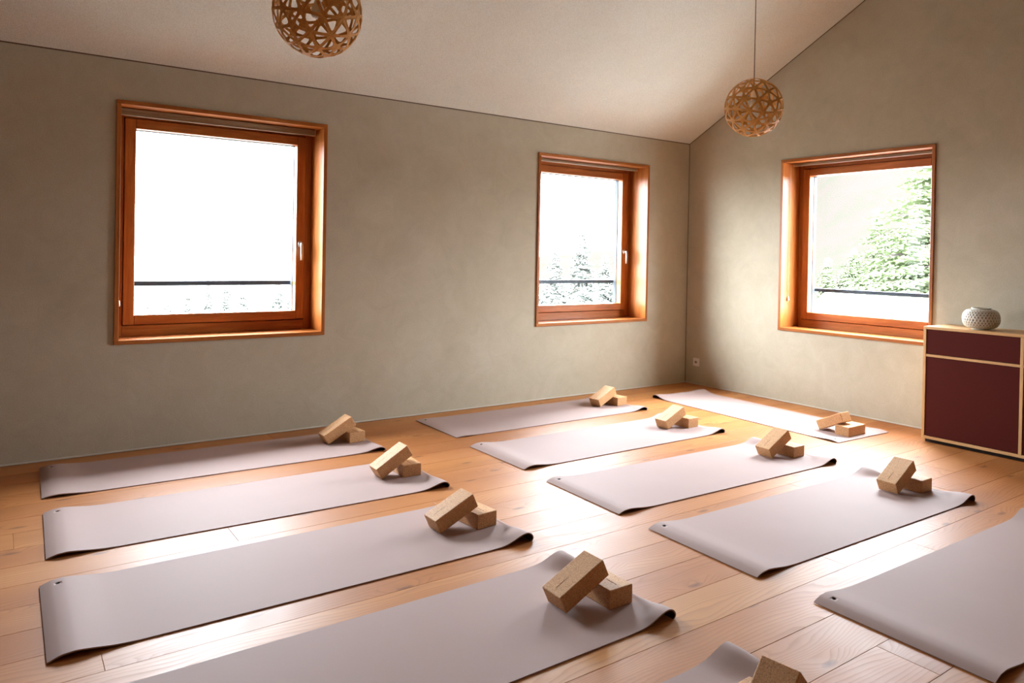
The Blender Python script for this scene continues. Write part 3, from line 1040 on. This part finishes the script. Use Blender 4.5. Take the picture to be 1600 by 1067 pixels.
# ------------------------------------------------------------------ pendant lamps (snub polyhedron of sixty bent plywood stars)
def snub():
    phi = (1 + 5 ** 0.5) / 2
    g1 = Matrix.Rotation(2 * math.pi / 5, 3, Vector((0, 1, phi)).normalized())
    g2 = Matrix.Rotation(2 * math.pi / 3, 3, Vector((1, 1, 1)).normalized())
    Gs = [Matrix.Identity(3)]
    i = 0
    while i < len(Gs):
        for g in (g1, g2):
            c = Gs[i] @ g
            if not any(all((c[r] - d[r]).length < 1e-4 for r in range(3)) for d in Gs):
                Gs.append(c)
        i += 1
    return Gs
GS = snub()
P0 = Vector((0.1535, -0.17386364, -0.97273284)).normalized()
HUBS = [g @ P0 for g in GS]
NB = sorted(HUBS, key=lambda p: (p - P0).length)[1:6]
LR = 0.2
PHI = (1 + 5 ** 0.5) / 2
FIVE = [Vector(v).normalized() for v in [(0, s1, s2 * PHI) for s1 in (1, -1) for s2 in (1, -1)] + [(s1, s2 * PHI, 0) for s1 in (1, -1) for s2 in (1, -1)] + [(s2 * PHI, 0, s1) for s1 in (1, -1) for s2 in (1, -1)]]
def star_mesh(centre, nbs, name):
    """one flat star of bent plywood: an arm towards every neighbouring star, ending just past half way"""
    bm = bmesh.new()
    e1 = (nbs[0] - centre); e1 = (e1 - centre * e1.dot(centre)).normalized()
    e2 = centre.cross(e1)
    arms = sorted((math.atan2((n - centre).dot(e2), (n - centre).dot(e1)) % (2 * math.pi), (n - centre).length * LR / 2) for n in nbs)
    pts = []
    na = len(arms)
    for k, (a, half) in enumerate(arms):
        nx = arms[(k + 1) % na][0] + (2 * math.pi if k == na - 1 else 0)
        tip, hw = half + 0.001, 0.0072
        for (l, h) in ((half * 0.72, -hw * 1.0), (tip, -hw), (tip + 0.005, -hw * 0.55), (tip + 0.005, hw * 0.55), (tip, hw), (half * 0.72, hw * 1.0)):
            pts.append((l * math.cos(a) - h * math.sin(a), l * math.sin(a) + h * math.cos(a)))
        gap = nx - a
        mid = a + gap / 2
        rv = 0.0212 if gap > 1.15 else 0.0205
        for da, rr in ((-0.17 * gap, rv * 1.13), (0, rv), (0.17 * gap, rv * 1.13)):
            pts.append((rr * math.cos(mid + da), rr * math.sin(mid + da)))
    def lift(p, r):
        return (centre + (e1 * p[0] + e2 * p[1]) / LR).normalized() * r
    outer = [bm.verts.new(lift(p, LR)) for p in pts]
    inner = [bm.verts.new(lift(p, LR - 0.0032)) for p in pts]
    co, ci = bm.verts.new(centre * LR), bm.verts.new(centre * (LR - 0.0032))
    n = len(pts)
    for k in range(n):
        bm.faces.new((co, outer[k], outer[(k + 1) % n]))
        bm.faces.new((ci, inner[(k + 1) % n], inner[k]))
        bm.faces.new((outer[k], inner[k], inner[(k + 1) % n], outer[(k + 1) % n]))
    me = bpy.data.meshes.new(name)
    bm.normal_update(); bm.to_mesh(me); bm.free()
    me.materials.append(M_PLY)
    return me
C5 = min(FIVE, key=lambda p: (p - P0).length)
ME_STAR = star_mesh(P0, NB + [C5], 'plywood_star')
ME_STAR5 = star_mesh(FIVE[0], sorted(HUBS, key=lambda p: (p - FIVE[0]).length)[:5], 'plywood_star')
# rotations that carry the first five-armed star to each of the twelve places
G5 = [next(g for g in GS if (g @ FIVE[0] - f).length < 1e-3) for f in FIVE]
def pendant(x, y, z, label, spin):
    zc = H + SL * (-y) if y > RIDGE else H + SL * (y - YB)
    r_ = empty('pendant_lamp', (x, y, z), spin)
    tag(r_, label, 'pendant lamp', 'spherical plywood lattice lamps hanging from the ceiling')
    for k, (g, me) in enumerate([(g, ME_STAR) for g in GS] + [(g, ME_STAR5) for g in G5]):
        o = bpy.data.objects.new('plywood_star', me)
        COL.objects.link(o)
        o.parent = r_
        o.matrix_local = Matrix.Scale(1.0 if me is ME_STAR5 else 1.004 + 0.008 * ((k * 7) % 5) / 5, 4) @ g.to_4x4()
    bm = bmesh.new(); tube(bm, [(0, 0, 0.125), (0, 0, zc - z - 0.03)], 0.0032, 8)
    link('cord', bm, M_LCORD, r_)
    bm = bmesh.new(); lathe(bm, [(0.010, 0.130), (0.019, 0.124), (0.021, 0.085), (0.021, 0.055), (0.017, 0.052)], 18)
    link('socket', bm, M_WHITE, r_, True)
    bm = bmesh.new(); lathe(bm, [(0.013, 0.056), (0.018, 0.040), (0.028, 0.018), (0.031, 0.0), (0.028, -0.016), (0.018, -0.027), (0.006, -0.031)], 20)
    link('bulb', bm, flat('opal_bulb', (222, 216, 204), 0.35), r_, True)
    bm = bmesh.new(); lathe(bm, [(0.05, zc - z - 0.03), (0.05, zc - z + 0.02)], 24)
    link('ceiling_rose', bm, M_WHITE, r_)
pendant(-4.909, -2.183, 2.449, 'spherical plywood lattice pendant lamp cut off by the top of the picture', 0.55)
pendant(-1.795, -2.216, 2.415, 'spherical plywood lattice pendant lamp hanging fully in view near the room corner', 0.2)

# ------------------------------------------------------------------ outdoors
def terrain(name, x0, x1, y0, y1, nx, ny, f, mat, label, cat):
    bm = bmesh.new()
    g = [[bm.verts.new((x0 + (x1 - x0) * i / nx, y0 + (y1 - y0) * j / ny, f(x0 + (x1 - x0) * i / nx, y0 + (y1 - y0) * j / ny))) for j in range(ny + 1)] for i in range(nx + 1)]
    for i in range(nx):
        for j in range(ny):
            bm.faces.new((g[i][j], g[i + 1][j], g[i + 1][j + 1], g[i][j + 1]))
    return tag(link(name, bm, mat, None, True), label, cat)
def smooth(a, b, x):
    t = max(0.0, min(1.0, (x - a) / (b - a)))
    return t * t * (3 - 2 * t)
def gz(x, y):
    az = math.degrees(math.atan2(x + 6.1, y + 5.5))
    d = math.hypot(x + 6.1, y + 5.5)
    el = 0.0 + 0.02 * smooth(8, 20, az) + 0.01 * smooth(25, 45, az) + 0.33 * smooth(46, 62, az) * smooth(100, 68, az)
    return -3.0 - 6.0 * smooth(20, 90, d) * smooth(60, 20, az) + max(0.0, d - 45) * el * 0.9 + 2.5 * noise.noise(Vector((x * 0.03, y * 0.03, 0))) * smooth(25, 70, d)
hill = terrain('hillside', -120, 260, -160, 300, 95, 115, gz, M_GROUND, 'pale dry meadow hillside rising beyond the windows', 'hillside')
hill['kind'] = 'structure'

def conifer(x, y, zb, ztop, rad, label, larch, seed, name='conifer_tree'):
    rg = random.Random(seed)
    h = ztop - zb
    r_ = empty(name, (x, y, zb))
    tag(r_, label, 'tree', 'trees outside the windows')
    bm = bmesh.new(); tube(bm, [(0, 0, 0), (0, 0, h * 0.5), (0, 0, h * 0.97)], [h * 0.018, h * 0.011, h * 0.002], 7)
    link('trunk', bm, M_BARK, r_)
    bm = bmesh.new()
    nlay = int(h * (4.2 if not larch else 3.2)) + 8
    for L_ in range(nlay):
        f = L_ / (nlay - 1)
        z = h * (0.10 + 0.88 * f)
        rr = rad * (1 - f) ** 0.85 + 0.04
        nb = max(5, int((11 if rad < 4 else 20) * (1 - f) + 5))
        for b in range(nb):
            a = rg.uniform(0, 2 * math.pi)
            ln = rr * rg.uniform(0.65, 1.1)
            dr = ln * (0.28 if not larch else 0.10) * rg.uniform(0.5, 1.4)
            dx, dy = math.cos(a), math.sin(a)
            # the branch carries a row of drooping needle sprays, each a folded pair of thin blades
            ns = max(3, int(ln / 0.22))
            for s in range(ns):
                q = (s + 0.7) / ns
                px, py, pz = dx * ln * q, dy * ln * q, z - dr * q * q + rg.uniform(-0.05, 0.05)
                wv = (0.30 if not larch else 0.24) * (1.15 - 0.6 * q) * rg.uniform(0.7, 1.3)
                dl = ln / ns * 1.2
                ox, oy = -dy * wv, dx * wv
                zz = pz - wv * 0.45
                c0 = bm.verts.new((px - dx * dl * 0.5, py - dy * dl * 0.5, pz + 0.03)); c1 = bm.verts.new((px + dx * dl * 0.7, py + dy * dl * 0.7, pz - 0.02))
                a0 = bm.verts.new((px + ox, py + oy, zz)); a1 = bm.verts.new((px - ox, py - oy, zz))
                c2 = bm.verts.new((px, py, pz - 0.09))
                bm.faces.new((c0, a0, c2)); bm.faces.new((c0, c2, a1)); bm.faces.new((c1, c2, a0)); bm.faces.new((c1, a1, c2))
    link('foliage', bm, M_LARCH if larch else M_SPRUCE, r_)

def spot(d, depth):
    return CAM[0] + d[0] * depth, CAM[1] + d[1] * depth, CAM[2] + d[2] * depth
# direction (per unit of view depth), depth, top direction z, radius
x, y, z = spot((0.6417, 0.7706, 0.0415), 42)
conifer(x, y, gz(x, y) - 0.3, z, 2.0, 'pale slender spruce standing outside the window nearer the corner', False, 1)
for k, (dx, dz, dep, rd) in enumerate(((0.610, 0.012, 50, 2.2), (0.668, 0.004, 56, 2.4), (0.690, 0.018, 60, 2.4), (0.585, -0.014, 58, 2.0))):
    x, y, z = spot((dx, 0.79 - (dx - 0.61) * 0.6, dz), dep)
    conifer(x, y, gz(x, y) - 0.3, z, rd, ['small spruce left of the pale slender spruce', 'low spruce right of the pale slender spruce', 'spruce by the right edge of the window nearer the corner', 'lowest spruce by the left edge of the window nearer the corner'][k], False, 10 + k)
x, y, z = spot((0.9645, 0.5378, 0.074), 35)
conifer(x, y, gz(x, y) - 0.3, z, 2.6, 'green pointed larch in the middle of the gable wall window', True, 2)
x, y, z = spot((1.045, 0.492, 0.23), 24)
conifer(x, y, gz(x, y) - 0.3, z, 4.3, 'big green larch filling the right of the gable wall window', True, 3)
for k, (dx, dy, dz, dep, rd) in enumerate(((0.912, 0.577, 0.005, 44, 1.7), (0.94, 0.556, 0.018, 52, 1.7), (0.992, 0.518, 0.05, 58, 2.5), (1.004, 0.508, 0.03, 42, 1.8))):
    x, y, z = spot((dx, dy, dz), dep)
    conifer(x, y, gz(x, y) - 0.3, z, rd, ['small larch by the left edge of the gable wall window', 'low larch left of the pointed larch', 'larch behind and right of the pointed larch', 'low larch between the pointed and the big larch'][k], True, 30 + k)
SLOPE_TREES = [   # picture position of the top, depth
    (0.166, 1.11, -0.066, 58, 'leftmost and lowest faint spruce in the largest left window'),
    (0.188, 1.095, -0.058, 62, 'second faint spruce from the left in the largest left window'),
    (0.210, 1.08, -0.050, 66, 'third faint spruce from the left in the largest left window'),
    (0.232, 1.065, -0.040, 70, 'fourth faint spruce from the left in the largest left window'),
    (0.252, 1.05, -0.034, 66, 'tallest faint spruce in the middle of the largest left window'),
    (0.270, 1.037, -0.044, 62, 'faint spruce right of the tallest one in the largest left window'),
    (0.308, 1.01, -0.040, 58, 'faint spruce second from the right in the largest left window'),
    (0.324, 0.998, -0.032, 62, 'rightmost faint spruce in the largest left window'),
]
for k, (dx, dy, dz, dep, lab) in enumerate(SLOPE_TREES):
    x, y, z = spot((dx, dy, dz), dep)
    conifer(x, y, min(gz(x, y) - 0.3, z - 4.5), z, 1.5, lab, False, 50 + k)

# flat white roof of the lower wing below the gable wall window
bm = bmesh.new()
def prism(bm, poly, z0, z1):
    lo = [bm.verts.new((x, y, z0)) for x, y in poly]; hi = [bm.verts.new((x, y, z1)) for x, y in poly]
    n = len(poly)
    bm.faces.new(list(reversed(lo))); bm.faces.new(hi)
    for k in range(n): bm.faces.new((lo[k], lo[(k + 1) % n], hi[(k + 1) % n], hi[k]))
wing = empty('lower_wing', (8, -3, -3))
tag(wing, 'lower building wing with a flat white roof outside the gable wall window', 'building')
poly = [(1.2, -9.0), (17.0, -9.0), (17.0, 9.0), (13.5, 6.97), (1.2, -0.15)]
poly = [(1.2, -9.0), (14.0, -9.0), (14.0, 7.25), (1.2, -0.15)]
prism(bm, [(x - 8, y + 3) for x, y in poly], 3.30, 3.40)
bmesh.ops.recalc_face_normals(bm, faces=bm.faces[:])
link('roof', bm, M_ROOF, wing)
bm = bmesh.new()
prism(bm, [(x - 8, y + 3) for x, y in [(1.5, -8.7), (13.7, -8.7), (13.7, 6.7), (1.5, -0.45)]], -0.6, 3.30)
bmesh.ops.recalc_face_normals(bm, faces=bm.faces[:])
link('wall', bm, M_RENDER, wing)
